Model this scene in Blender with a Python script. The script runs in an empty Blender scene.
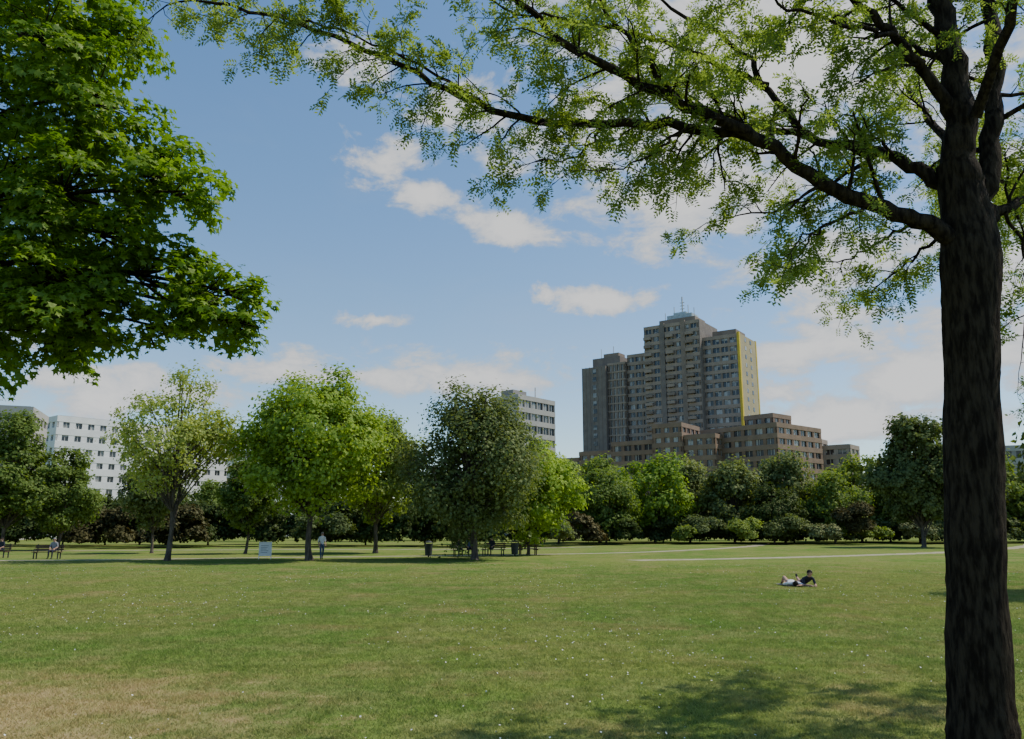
import bpy, math, random
import numpy as np
from mathutils import Vector, Matrix
rng = np.random.default_rng(11)
random.seed(5)
scene = bpy.context.scene
COL = scene.collection

# ---------------------------------------------------------------- helpers
def link(ob, parent=None):
    COL.objects.link(ob)
    if parent is not None:
        ob.parent = parent
    return ob

def empty(name, loc=(0,0,0), rotz=0.0, scale=1.0):
    e = bpy.data.objects.new(name, None)
    e.location = loc
    e.rotation_euler = (0,0,rotz)
    e.scale = (scale,)*3 if not isinstance(scale,(tuple,list)) else scale
    e.empty_display_size = .3
    return link(e)

def mesh_np(name, V, F, mats=(), tint=None, smooth=False, matidx=None):
    """V (n,3), F (m,k) constant-size faces"""
    V = np.asarray(V, dtype=np.float32); F = np.asarray(F, dtype=np.int32)
    me = bpy.data.meshes.new(name)
    m,k = F.shape
    me.vertices.add(len(V)); me.vertices.foreach_set("co", V.ravel())
    me.loops.add(m*k); me.loops.foreach_set("vertex_index", F.ravel())
    me.polygons.add(m); me.polygons.foreach_set("loop_start", np.arange(m,dtype=np.int32)*k)
    me.update(calc_edges=True)
    me.polygons.foreach_set("use_smooth", np.full(m, smooth))
    for mt in mats: me.materials.append(mt)
    if matidx is not None:
        me.polygons.foreach_set("material_index", np.asarray(matidx,dtype=np.int32))
    if tint is not None:
        a = me.attributes.new("tint",'FLOAT','FACE')
        a.data.foreach_set("value", np.asarray(tint,dtype=np.float32))
    me.validate()
    return me

def norm(a):
    return a/np.maximum(np.linalg.norm(a,axis=-1,keepdims=True),1e-9)

def leaves_geo(C,N,D,S,T):
    """leaf polygons. C centres, N normals, D direction, S sizes, T template (k,3)"""
    N = norm(N); D = norm(D - (D*N).sum(-1,keepdims=True)*N); B = np.cross(N,D)
    k = len(T)
    V = C[:,None,:] + S[:,None,None]*(T[None,:,0,None]*B[:,None,:] + T[None,:,1,None]*D[:,None,:] + T[None,:,2,None]*N[:,None,:])
    F = np.arange(len(C)*k).reshape(-1,k)
    return V.reshape(-1,3), F

class Tubes:
    def __init__(s): s.V=[]; s.F=[]; s.n=0
    def add(s, pts, rad, sides=6, rough=0.0):
        pts=np.asarray(pts,float); rad=np.broadcast_to(np.asarray(rad,float),(len(pts),))
        t=norm(np.gradient(pts,axis=0))
        ref=np.array([1.,0,0]) if abs(t[0][0])<.8 else np.array([0,1.,0])
        u=norm(np.cross(t[0],ref)); ang=np.linspace(0,2*np.pi,sides,endpoint=False)
        rings=[]
        for i in range(len(pts)):
            u=norm(u-np.dot(u,t[i])*t[i]); w=np.cross(t[i],u)
            r=rad[i]
            rr=np.full(sides,r)
            if rough>0: rr=rr*(1+rough*rng.normal(size=sides))
            rings.append(pts[i]+rr[:,None]*(np.cos(ang)[:,None]*u+np.sin(ang)[:,None]*w))
        V=np.concatenate(rings); n=len(pts)
        i=np.arange(n-1)[:,None]*sides; j=np.arange(sides)[None,:]; j2=(j+1)%sides
        F=np.stack([i+j,i+j2,i+sides+j2,i+sides+j],-1).reshape(-1,4)
        s.V.append(V); s.F.append(F+s.n); s.n+=len(V)
    def mesh(s,name,mat): return mesh_np(name,np.concatenate(s.V),np.concatenate(s.F),[mat],smooth=True)

def smooth_poly(P,n):
    P=np.asarray(P,float); m=len(P)
    Q=np.vstack([2*P[0]-P[1],P,2*P[-1]-P[-2]])
    out=[]
    for t in np.linspace(0,m-1-1e-6,n):
        i=int(t); f=t-i; a,b,c,d=Q[i],Q[i+1],Q[i+2],Q[i+3]
        out.append(.5*((2*b)+(-a+c)*f+(2*a-5*b+4*c-d)*f*f+(-a+3*b-3*c+d)*f**3))
    return np.array(out)

# ---------------------------------------------------------------- materials
def newmat(name):
    m=bpy.data.materials.new(name); m.use_nodes=True
    nt=m.node_tree; nt.nodes.clear()
    out=nt.nodes.new('ShaderNodeOutputMaterial')
    return m,nt,out

def nd(nt,t,**kw):
    n=nt.nodes.new(t)
    for k,v in kw.items(): setattr(n,k,v)
    return n

def mixc(nt,fac,a,b,bt='MIX'):
    n=nd(nt,'ShaderNodeMix',data_type='RGBA',blend_type=bt)
    for sock,val in ((n.inputs[0],fac),(n.inputs[6],a),(n.inputs[7],b)):
        if isinstance(val,bpy.types.NodeSocket): nt.links.new(val,sock)
        elif isinstance(val,(tuple,list)): sock.default_value=(*val[:3],1)
        else: sock.default_value=val
    return n.outputs[2]

def maprange(nt,v,a,b,c=0.,d=1.):
    n=nd(nt,'ShaderNodeMapRange'); n.interpolation_type='SMOOTHSTEP'
    nt.links.new(v,n.inputs[0])
    for i,x in enumerate((a,b,c,d)): n.inputs[i+1].default_value=x
    return n.outputs[0]

def noise(nt,vec,scale,detail=4,rough=.55,dist=0.):
    n=nd(nt,'ShaderNodeTexNoise'); n.inputs['Scale'].default_value=scale
    n.inputs['Detail'].default_value=detail; n.inputs['Roughness'].default_value=rough
    n.inputs['Distortion'].default_value=dist
    if vec is not None: nt.links.new(vec,n.inputs['Vector'])
    return n.outputs[0]

def leaf_mat(name,dark,light,trans=.4,tcol=None,gloss=.015):
    m,nt,out=newmat(name)
    at=nd(nt,'ShaderNodeAttribute',attribute_name='tint')
    c=mixc(nt,at.outputs['Fac'],dark,light)
    oi=nd(nt,'ShaderNodeObjectInfo')
    hs=nd(nt,'ShaderNodeHueSaturation')
    h=nd(nt,'ShaderNodeMapRange'); nt.links.new(oi.outputs['Random'],h.inputs[0]); h.inputs[3].default_value=.483; h.inputs[4].default_value=.507
    v=nd(nt,'ShaderNodeMapRange'); nt.links.new(oi.outputs['Random'],v.inputs[0]); v.inputs[3].default_value=1.2; v.inputs[4].default_value=.78
    nt.links.new(h.outputs[0],hs.inputs['Hue']); nt.links.new(v.outputs[0],hs.inputs['Value']); nt.links.new(c,hs.inputs['Color'])
    c=hs.outputs[0]
    d=nd(nt,'ShaderNodeBsdfDiffuse'); nt.links.new(c,d.inputs[0])
    t=nd(nt,'ShaderNodeBsdfTranslucent')
    tc=mixc(nt,1.0,c,tcol or (1.7,1.7,.7),'MULTIPLY'); nt.links.new(tc,t.inputs[0])
    ms=nd(nt,'ShaderNodeMixShader'); ms.inputs[0].default_value=trans
    nt.links.new(d.outputs[0],ms.inputs[1]); nt.links.new(t.outputs[0],ms.inputs[2])
    g=nd(nt,'ShaderNodeBsdfGlossy'); g.inputs['Roughness'].default_value=.5; g.inputs[0].default_value=(.8,.8,.6,1)
    m2=nd(nt,'ShaderNodeMixShader'); m2.inputs[0].default_value=gloss
    nt.links.new(ms.outputs[0],m2.inputs[1]); nt.links.new(g.outputs[0],m2.inputs[2])
    nt.links.new(m2.outputs[0],out.inputs[0])
    return m

def surf_mat(name,col,col2=None,scale=3.,rough=.85,bump=.2,bscale=None,spec=.2,stretch=None):
    m,nt,out=newmat(name)
    tc=nd(nt,'ShaderNodeTexCoord'); vec=tc.outputs['Object']
    if stretch:
        mp=nd(nt,'ShaderNodeMapping'); mp.inputs['Scale'].default_value=stretch
        nt.links.new(vec,mp.inputs[0]); vec=mp.outputs[0]
    n=noise(nt,vec,scale,6)
    f=maprange(nt,n,.35,.65)
    c=mixc(nt,f,col,col2 or tuple(x*.75 for x in col))
    b=nd(nt,'ShaderNodeBsdfPrincipled'); nt.links.new(c,b.inputs['Base Color'])
    b.inputs['Roughness'].default_value=rough; b.inputs['Specular IOR Level'].default_value=spec
    if bump:
        n2=noise(nt,vec,bscale or scale*4,5,.65)
        bp=nd(nt,'ShaderNodeBump'); bp.inputs['Strength'].default_value=bump; bp.inputs['Distance'].default_value=.03
        nt.links.new(n2,bp.inputs['Height']); nt.links.new(bp.outputs[0],b.inputs['Normal'])
    nt.links.new(b.outputs[0],out.inputs[0])
    return m

def glass_mat(name,cell=(1.5,1.5,2.8)):
    m,nt,out=newmat(name)
    tc=nd(nt,'ShaderNodeTexCoord')
    sn=nd(nt,'ShaderNodeVectorMath',operation='SNAP'); nt.links.new(tc.outputs['Object'],sn.inputs[0]); sn.inputs[1].default_value=cell
    wn=nd(nt,'ShaderNodeTexWhiteNoise',noise_dimensions='3D'); nt.links.new(sn.outputs[0],wn.inputs['Vector'])
    f=maprange(nt,wn.outputs['Value'],.5,.95)
    c=mixc(nt,f,(.025,.03,.035),(.34,.33,.30))
    b=nd(nt,'ShaderNodeBsdfPrincipled'); nt.links.new(c,b.inputs['Base Color']); b.inputs['Roughness'].default_value=.18
    nt.links.new(b.outputs[0],out.inputs[0]); return m

def lawn_color(nt):
    g=nd(nt,'ShaderNodeNewGeometry'); P=g.outputs['Position']
    n1=noise(nt,P,.11,3,.6); n2=noise(nt,P,.8,4,.6); n3=noise(nt,P,5.,4,.7)
    c=mixc(nt,maprange(nt,n1,.40,.58),(.108,.190,.036),(.190,.228,.054))
    c=mixc(nt,maprange(nt,n2,.40,.66,0,.7),c,(.230,.230,.084))
    c=mixc(nt,maprange(nt,n3,.38,.66,0,.68),c,(.066,.108,.026))
    # dry worn patch
    mp=nd(nt,'ShaderNodeVectorMath',operation='MULTIPLY_ADD'); nt.links.new(P,mp.inputs[0])
    mp.inputs[1].default_value=(1/2.5,1/1.8,0); mp.inputs[2].default_value=(5.6/2.5,-9.4/1.8,0)
    ln=nd(nt,'ShaderNodeVectorMath',operation='LENGTH'); nt.links.new(mp.outputs[0],ln.inputs[0])
    ad=nd(nt,'ShaderNodeMath',operation='MULTIPLY_ADD'); nt.links.new(noise(nt,P,1.6,5,.7),ad.inputs[0]); ad.inputs[1].default_value=4.6; ad.inputs[2].default_value=-2.3
    sm=nd(nt,'ShaderNodeMath',operation='ADD'); nt.links.new(ln.outputs['Value'],sm.inputs[0]); nt.links.new(ad.outputs[0],sm.inputs[1])
    f=maprange(nt,sm.outputs[0],1.7,.1,0,.88)
    c=mixc(nt,f,c,(.37,.275,.14))
    f2=maprange(nt,noise(nt,P,.33,6,.74),.50,.66,0,.6)
    c=mixc(nt,f2,c,(.265,.205,.092))
    return c,P

def lawn_mat():
    m,nt,out=newmat('lawn_ground')
    c,P=lawn_color(nt)
    b=nd(nt,'ShaderNodeBsdfDiffuse'); nt.links.new(c,b.inputs[0])
    bp=nd(nt,'ShaderNodeBump'); bp.inputs['Strength'].default_value=.6; bp.inputs['Distance'].default_value=.05
    nt.links.new(noise(nt,P,14,5,.75),bp.inputs['Height']); nt.links.new(bp.outputs[0],b.inputs['Normal'])
    nt.links.new(b.outputs[0],out.inputs[0]); return m
def blade_mat():
    m,nt,out=newmat('grass_blade')
    c,P=lawn_color(nt)
    at=nd(nt,'ShaderNodeAttribute',attribute_name='tint')
    c=mixc(nt,at.outputs['Fac'],c,(.28,.28,.11)); 
    c=mixc(nt,1.0,c,(1.45,1.45,1.35),'MULTIPLY')
    d=nd(nt,'ShaderNodeBsdfDiffuse'); nt.links.new(c,d.inputs[0])
    t=nd(nt,'ShaderNodeBsdfTranslucent'); nt.links.new(c,t.inputs[0])
    ms=nd(nt,'ShaderNodeMixShader'); ms.inputs[0].default_value=.4
    nt.links.new(d.outputs[0],ms.inputs[1]); nt.links.new(t.outputs[0],ms.inputs[2]); nt.links.new(ms.outputs[0],out.inputs[0]); return m

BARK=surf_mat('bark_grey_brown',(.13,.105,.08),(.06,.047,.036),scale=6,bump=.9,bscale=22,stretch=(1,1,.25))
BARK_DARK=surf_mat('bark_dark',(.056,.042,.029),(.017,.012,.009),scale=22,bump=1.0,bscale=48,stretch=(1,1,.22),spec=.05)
L_MAPLE=leaf_mat('maple_leaf',(.065,.150,.010),(.170,.285,.024),.45,gloss=.03)
L_LOCUST=leaf_mat('locust_leaf',(.12,.185,.045),(.25,.32,.09),.58,tcol=(1.8,1.8,.8))
L_BRIGHT=leaf_mat('leaf_bright',(.145,.240,.034),(.265,.375,.064),.42)
L_ASH=leaf_mat('leaf_ash',(.17,.24,.06),(.29,.35,.105),.42)
L_MID=leaf_mat('leaf_mid',(.100,.160,.032),(.195,.265,.062),.4)
L_DARK=leaf_mat('leaf_dark',(.082,.120,.040),(.160,.198,.074),.35)
L_DEEP=leaf_mat('leaf_deep',(.032,.056,.014),(.085,.118,.032),.25)
L_COPPER=leaf_mat('leaf_copper',(.060,.060,.024),(.13,.115,.045),.25,tcol=(1.2,1.,.6))
L_BLOSSOM=leaf_mat('leaf_blossom',(.13,.18,.05),(.28,.28,.14),.25,tcol=(1.1,1,.9))

# ---------------------------------------------------------------- ground
me=bpy.data.meshes.new('lawn'); me.from_pydata([(-2500,-600,0),(2500,-600,0),(2500,3500,0),(-2500,3500,0)],[],[(0,1,2,3)])
me.materials.append(lawn_mat()); link(bpy.data.objects.new('lawn',me))

def ribbon(name,pts,width,z,mat,n=60):
    c=smooth_poly([(p[0],p[1],0) for p in pts],n); t=norm(np.gradient(c,axis=0)); s=np.stack([-t[:,1],t[:,0],0*t[:,0]],-1)
    w=width/2*(1+.12*rng.normal(size=(n,1)))
    V=np.concatenate([c+s*w,c-s*w]); V[:,2]=z
    i=np.arange(n-1); F=np.stack([i+n,i+n+1,i+1,i],-1)
    ob=bpy.data.objects.new(name,mesh_np(name,V,F,[mat])); return link(ob)
PATH=surf_mat('gravel_path',(.36,.31,.20),(.24,.23,.12),scale=.9,bump=.2)
ribbon('gravel_path',[(7.5,51.5),(15,54.5),(26,61),(39.5,71.5),(58,92),(80,125)],1.9,.004,PATH,160)
ribbon('gravel_path',[(-70,49),(-40,50.5),(-28,52),(-17,56),(-8,59),(0,62),(12,70),(26,90),(34,110)],1.5,.006,PATH,160)
ribbon('gravel_path',[(-75,66),(-45,72),(-25,76),(-5,78),(9,88)],1.5,.009,PATH,160)

# grass blades patches near the camera
BL=blade_mat()
def patch(n):
    c=np.zeros((n,3)); c[:,:2]=rng.uniform(-1.3,1.3,(n,2))
    cl=rng.uniform(-1.3,1.3,(60,2)); idx=rng.integers(0,60,n//3); c[:n//3,:2]=cl[idx]+rng.normal(size=(n//3,2))*.09
    h=rng.uniform(.015,.045,n)*(1+.7*(rng.random(n)<.08)); a=rng.uniform(0,2*np.pi,n); w=rng.uniform(.004,.008,n)
    wv=np.stack([np.cos(a),np.sin(a),0*a],-1)*w[:,None]; lean=rng.normal(size=(n,2))*.8
    tip=c.copy(); tip[:,2]=h; tip[:,:2]+=lean*h[:,None]
    V=np.stack([c-wv,c+wv,tip],1).reshape(-1,3); F=np.arange(3*n).reshape(-1,3)
    return mesh_np('grass_blades',V,F,[BL],tint=rng.random(n)**2*.6)
gp=empty('lawn_grass')
y=6.5
while y<50:
    n=int(11000*max(0,1-max(0,(y-9))/41)**1.5)+120
    pv=[patch(n) for _ in range(2)]; k=0
    hw=.70*y+2; x=-hw
    while x<hw:
        o=bpy.data.objects.new('grass_patch',pv[k%2]); k+=1
        o.location=(x+random.uniform(-.1,.1),y+random.uniform(-.1,.1),0); o.rotation_euler=(0,0,random.choice([0,1,2,3])*math.pi/2+random.uniform(-.1,.1))
        link(o,gp); x+=2.4
    y+=2.4
# daisies
m,nt,out=newmat('daisy_white'); b=nd(nt,'ShaderNodeBsdfDiffuse'); b.inputs[0].default_value=(.75,.75,.68,1); nt.links.new(b.outputs[0],out.inputs[0])
n=6500; yy=8+38*rng.random(n)**1.1; xx=rng.uniform(-.75,.75,n)*yy
cl=np.sin(xx*.6+1)+np.sin(yy*.45+xx*.2)+rng.normal(size=n)*.8; keep=cl>0.2; xx=xx[keep];yy=yy[keep]; n=len(xx)
a=np.linspace(0,2*np.pi,6,endpoint=False); T=np.stack([np.cos(a),np.sin(a),.15*np.cos(3*a)],-1)
N=rng.normal(size=(n,3))*.35+[0,0,1]
V,F=leaves_geo(np.stack([xx,yy,rng.uniform(.03,.05,n)],-1),N,rng.normal(size=(n,3)),rng.uniform(.008,.015,n),T)
link(bpy.data.objects.new('daisies',mesh_np('daisies',V,F,[m])))

# ---------------------------------------------------------------- distant / mid trees
T5=np.array([(-.45,-.35,.05),(.35,-.55,-.05),(.5,.3,.08),(-.25,.55,-.04)])
def tree_meshes(name,H,W,base,leafmat,nclump=40,nleaf=14000,leaf=.2,clump_r=.2,seed=0,top=.5,trunk_r=.18,fork=.35,hollow=.55,bark=BARK,multi=1,droop=0.,point=0.):
    r=np.random.default_rng(seed)
    ch=H-base; cz=base+ch*top
    C=[];tries=0
    ph=r.uniform(0,6,4)
    while len(C)<nclump and tries<6000:
        tries+=1
        d=r.normal(size=3); d/=np.linalg.norm(d); rad=r.uniform(hollow,1)**.6*(.86)
        p=d*rad
        az=math.atan2(d[1],d[0])
        bulge=1.0+.13*math.sin(3*az+ph[0]+2*d[2])+.12*math.sin(2*az+5*d[2]+ph[1])
        zz=cz+p[2]*(H-cz if p[2]>0 else cz-base)*(1+.06*math.sin(4*az+ph[2]))
        wv=W/2*bulge*(1-point*max(0,p[2]))
        q=np.array([p[0]*wv,p[1]*wv,zz-clump_r*W*.25*(1 if p[2]>0 else -1)])
        if all(np.linalg.norm((q-c)*[1,1,1.2])>clump_r*W*.62 for c in C): C.append(q)
    C=np.array(C); n=len(C)
    R=clump_r*W*r.uniform(.5,1.25,n)
    # clumps that ended up away from their neighbours grow until they touch them
    for i in range(n):
        dn=np.sort(np.linalg.norm(C-C[i],axis=1))[1:3].mean()
        R[i]=max(R[i],dn*.55)
    tb=Tubes()
    for s in range(multi):
        off=np.array([r.normal()*.25,r.normal()*.25,0])*(multi>1)
        tp=np.array([[0,0,-.1],[r.normal()*.06,r.normal()*.06,base*.5],[r.normal()*.15,r.normal()*.15,base+ch*.2],[r.normal()*.3,r.normal()*.3,base+ch*.55],[r.normal()*.3,r.normal()*.3,base+ch*.85]])
        tp=tp+off*np.array([[1],[2],[3],[4],[5]])
        sp=smooth_poly(tp,12); tt=np.linspace(0,1,12)
        rr=trunk_r*(1-.85*tt)*(1+.5*np.exp(-tt*16)); tb.add(sp,rr,9)
    for i in range(n):
        zt=np.clip(base*.85+(C[i,2]-base)*.55*r.uniform(.6,1),base*.6,base+ch*.8)
        f=np.interp(zt,sp[:,2],np.arange(12)); a=sp[int(f)]; mid=(a+C[i])/2+np.array([0,0,.06*W*(r.random())])
        rb=trunk_r*.38*(1-.5*(zt-base)/ch)
        tb.add(smooth_poly([a,mid,C[i]],6),np.linspace(rb,rb*.2,6),5)
        for q in range(3):
            e=C[i]+r.normal(size=3)*R[i]*.5; tb.add(np.array([mid*.4+C[i]*.6,(C[i]+e)/2,e]),[rb*.3,rb*.2,rb*.08],4)
    w=R**2; idx=r.choice(n,nleaf,p=w/w.sum())
    d=r.normal(size=(nleaf,3)); d=norm(d)
    sub=norm(r.normal(size=(n*14,3))); sidx=idx*14+r.integers(0,14,nleaf)
    dd=norm(sub[sidx]+d*.5)
    rad=R[idx]*np.clip(r.normal(.85,.25,nleaf),.15,1.5)
    P=C[idx]+dd*rad[:,None]*np.array([1,1,.8])
    P[:,2]-=droop*rad*r.random(nleaf)*np.hypot(dd[:,0],dd[:,1])
    cc=np.array([0,0,cz]); outn=norm(P-cc)
    N=dd*.55+outn*.35+np.array([0,0,.45])+r.normal(size=(nleaf,3))*.42
    ct=r.random(n); tint=np.clip(.5*ct[idx]+.5*r.random(nleaf),0,1)
    S=leaf*r.uniform(.6,1.3,nleaf)
    V,F=leaves_geo(P,N,r.normal(size=(nleaf,3)),S,T5)
    return tb.mesh(name+'_trunk',bark), mesh_np(name+'_foliage',V,F,[leafmat],tint=tint)

def place(name,meshes,x,y,rot=0.,s=1.):
    e=empty(name,(x,y,0),rot,s)
    link(bpy.data.objects.new('trunk_and_limbs',meshes[0]),e); link(bpy.data.objects.new('foliage',meshes[1]),e); return e

# the individual lawn trees
place('ash_tree',tree_meshes('ash',12.9,8.6,3.0,L_ASH,64,12500,.15,.12,3,.5,.16,hollow=.25,multi=2),-21.5,51)
place('lime_tree',tree_meshes('lime',12.6,9.7,2.6,L_BRIGHT,80,37000,.18,.145,4,.48,.22,hollow=.45,point=.15),-12.7,51.5)
place('willow_leaved_tree',tree_meshes('willow',12.3,9.9,1.4,L_DARK,90,38000,.165,.135,9,.46,.26,hollow=.4,droop=1.3,point=.25),-2.4,52.5)
place('maple_tree',tree_meshes('mapl',12.4,7.4,2.0,L_MID,46,21000,.2,.18,6,.5,.2),-11.0,66)
place('birch_tree',tree_meshes('bir',10.0,7.2,1.0,L_BRIGHT,44,19000,.19,.17,7,.45,.15),1.2,62,1.)
place('field_maple_tree',tree_meshes('fm',8.3,4.6,1.4,L_MID,30,11000,.18,.2,8,.5,.13),-21.0,64.5)
place('field_maple_tree',tree_meshes('fm2',8.3,4.6,1.4,L_DARK,30,11000,.18,.2,18,.5,.13),-29.0,66)
hm=tree_meshes('hb',12.2,7.2,1.4,L_MID,52,22000,.21,.17,12,.42,.2,point=.25)
place('hornbeam_tree',hm,-44.8,72,.4,1.06); place('hornbeam_tree',hm,-41.3,74.5,2.4,.80); place('hornbeam_tree',hm,-50.5,76,4,1.05)
pt=tree_meshes('pop',14.0,8.2,1.0,L_DARK,70,33000,.23,.15,21,.42,.24,hollow=.4,point=.25)
place('alder_tree',pt,43.2,86,0,1.16)
place('alder_tree',pt,19.9,25.5,1.0,.74)   # stands outside the picture on the right

# far belt of trees
far=[tree_meshes('belt%d'%k,H,W,b,mt,44,11500,.31,.17,30+k,.45,.2,point=pp) for k,(H,W,b,mt,pp) in enumerate([
    (11.5,9.5,.3,L_MID,.1),(12.0,9.0,.3,L_DARK,.3),(10.8,9.5,.3,L_BRIGHT,.0),(12.8,7.6,.5,L_MID,.4),(9.5,9.0,.1,L_DEEP,.1),(11.0,9.0,.3,L_DARK,.15)])]
layout=[ # x, y, variant, scale
 (6,106,3,1.0),(12,112,0,1.1),(11.5,100,0,.86),(19,108,2,1.12),(25,115,1,1.05),(29.5,108,5,1.08),(33,103,4,.9),(37.5,112,1,1.1),
 (41.5,105,0,.86),(48,112,0,1.12),(55,110,5,1.18),(60,108,1,1.15),(66,112,3,1.1),(73,112,1,1.),(80,108,0,1.),(88,112,2,1.),(97,112,3,1.)]
for i,(x,y,v,s) in enumerate(layout):
    place('park_tree',far[v],x,y,i*1.3,s)
for i in range(34):   # back belt
    x=-130+i*7.8+random.uniform(-2,2); y=random.uniform(120,132)
    place('park_tree',far[random.choice([0,1,3,5,2])],x,y,random.uniform(0,6),random.uniform(.78,.98)*(.80 if x<-20 else 1.0))
for i in range(16):
    x=-92+i*6.2+random.uniform(-1.5,1.5); y=random.uniform(94,102)
    place('park_tree',far[random.choice([1,4,5,4,0])],x,y,random.uniform(0,6),random.uniform(.60,.76))

# hedges & shrubs
def shrub_mesh(name,pts,R,leafmat,nleaf,leaf,seed):
    r=np.random.default_rng(seed); C=np.array(pts,float); R=np.asarray(R,float)
    idx=r.choice(len(C),nleaf,p=R**2/(R**2).sum()); d=norm(r.normal(size=(nleaf,3))); d[:,2]=np.abs(d[:,2])*1.0-.15
    sub=norm(r.normal(size=(len(C)*12,3))); sub[:,2]=np.abs(sub[:,2])
    dd=norm(sub[idx*12+r.integers(0,12,nleaf)]+d*.7)
    P=C[idx]+dd*(R[idx]*np.clip(r.normal(.88,.15,nleaf),.3,1.25))[:,None]
    P[:,2]=np.maximum(P[:,2],.05)
    N=dd+r.normal(size=(nleaf,3))*.5+[0,0,.4]
    V,F=leaves_geo(P,N,r.normal(size=(nleaf,3)),leaf*r.uniform(.6,1.3,nleaf),T5)
    ct=r.random(len(C)); return mesh_np(name,V,F,[leafmat],tint=np.clip(.5*ct[idx]+.5*r.random(nleaf),0,1))
def hedge(name,x0,x1,y0,y1,h,mat,n,leaf=.3,seed=1):
    r=np.random.default_rng(seed); k=int((x1-x0)/1.5)
    t=np.repeat(np.linspace(0,1,k),3); z=np.tile([h*.15,h*.40,h*.68],k)
    P=np.stack([x0+(x1-x0)*t+r.normal(size=3*k)*.5,y0+(y1-y0)*t+r.normal(size=3*k)*.8,z*r.uniform(.85,1.12,3*k)],-1)
    link(bpy.data.objects.new(name,shrub_mesh(name,P,r.uniform(.28,.40,3*k)*h,mat,n,leaf,seed)))
hedge('hedge',-105,3,91,89,4.6,L_DEEP,76000,.30,1)  # deep leaf colour also carries the dark shade under the left tree belt
hedge('hedge',8,110,116,116,5.0,L_DEEP,44000,.38,2)
hedge('hedge',10,100,107,107,3.0,L_DARK,38000,.30,4)
hedge('beech_hedge',-46,-33,84,83,4.0,L_COPPER,10000,.28,3)
hedge('beech_hedge',3,9,94,95,3.6,L_COPPER,6000,.28,5)
def shrub(name,x,y,w,h,mat,n,seed,leaf=.22):
    r=np.random.default_rng(seed); P=np.stack([r.normal(size=7)*w*.22,r.normal(size=7)*w*.15,r.uniform(.25,.68,7)*h],-1)
    o=bpy.data.objects.new(name,shrub_mesh(name,P,r.uniform(.24,.34,7)*min(w,h*1.3),mat,n,leaf,seed)); o.location=(x,y,0); link(o)
shrub('copper_shrub',41.3,98,4.6,5.2,L_COPPER,7000,41)
shrub('lilac_bush',37.2,97,4,2.6,L_BLOSSOM,3500,42)
shrub('lilac_bush',50.5,101,4,2.8,L_BLOSSOM,3500,43)
shrub('laurel_bush',20.5,100,3.5,2.2,L_MID,3500,44)
shrub('laurel_bush',27.2,96,6,3.0,L_MID,5500,45)
shrub('laurel_bush',33.5,99,6,3.6,L_DARK,5500,46)
shrub('laurel_bush',45.5,100,6,2.4,L_MID,4500,47)
shrub('laurel_bush',58.5,102,6,3.0,L_MID,4500,48)
shrub('laurel_bush',13,98,5,3.0,L_DEEP,4500,49)
shrub('laurel_bush',-35,86,6,4.2,L_DEEP,5500,50)
shrub('laurel_bush',-20,86,7,3.4,L_DARK,5500,53)
shrub('laurel_bush',-6,86,5,3.2,L_DEEP,5000,51)
shrub('laurel_bush',5,88,4,3.4,L_DARK,5000,52)
shrub('laurel_bush',24,103,5,3.4,L_DARK,5000,54)
shrub('laurel_bush',53,104,5,3.4,L_DARK,5000,55)

# ---------------------------------------------------------------- foreground locust tree (right)
tb=Tubes()
LP=[];LD=[]      # leaf attach points / directions
def grow(p,d,length,r0,level,droop):
    n=7 if level==1 else 5
    pts=[np.array(p)]; dd=norm(np.array(d,float)); st=length/(n-1)
    for i in range(n-1):
        dd=norm(dd+rng.normal(size=3)*(.20 if level==1 else .25)+np.array([0,0,-droop*(i/(n-1))]))
        pts.append(pts[-1]+dd*st)
    pts=np.array(pts)
    tb.add(pts,np.linspace(r0,r0*.3,n),5 if level==1 else 3)
    t=norm(np.gradient(pts,axis=0))
    if level==1:
        k=max(4,int(length/.13))
        for j in range(k):
            f=(.15+.85*(j+rng.random())/k)*(n-1); i=min(int(f),n-2); q=pts[i]+(pts[i+1]-pts[i])*(f-i)
            s=norm(np.cross(t[i],[0,0,1.]))*rng.choice([-1,1]); 
            nd_=t[i]*.7+s*.8+np.array([0,0,rng.normal()*.35])
            grow(q,nd_,rng.uniform(.14,.40),max(.0035,r0*.33),2,.15)
        LP.append(pts[-1]);LD.append(t[-1])
    else:
        k=int(length/.075)+1
        for j in range(k):
            f=(.3+.7*(j+1)/k)*(n-1); i=min(int(f),n-2); q=pts[i]+(pts[i+1]-pts[i])*min(f-i,1)
            for _ in range(2 if j<k-1 else 4):
                LP.append(q); LD.append(t[i]*.6+rng.normal(size=3)*.65+np.array([0,0,-.05]))
def limb(P,r0,r1,n=26,start=.15,spacing=.24,length=(.5,1.25),droop=.22,sides=10,upbias=0.0,leafy=True):
    pts=smooth_poly(P,n); pts[1:-1]+=rng.normal(size=(n-2,3))*.02
    tt=np.linspace(0,1,n); tb.add(pts,r0+(r1-r0)*tt**.8,sides,.03)
    if not leafy: return pts
    t=norm(np.gradient(pts,axis=0)); L=np.linalg.norm(np.diff(pts,axis=0),axis=1).sum()
    k=int(L*(1-start)/spacing)
    for j in range(k):
        f=(start+(1-start)*(j+rng.random())/k)*(n-1); i=min(int(f),n-2)
        a=rng.uniform(0,2*np.pi); u=norm(np.cross(t[i],[0,0,1.])); w=np.cross(u,t[i])
        dd=t[i]*.65+(u*math.cos(a)+w*math.sin(a))*.9+np.array([0,0,upbias])
        frac=f/(n-1); grow(pts[i],dd,rng.uniform(*length)*(1-.35*frac),max(.008,(r0+(r1-r0)*frac)*.32),1,droop)
    grow(pts[-1],t[-1],.8,r1,1,droop)
    return pts
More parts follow.
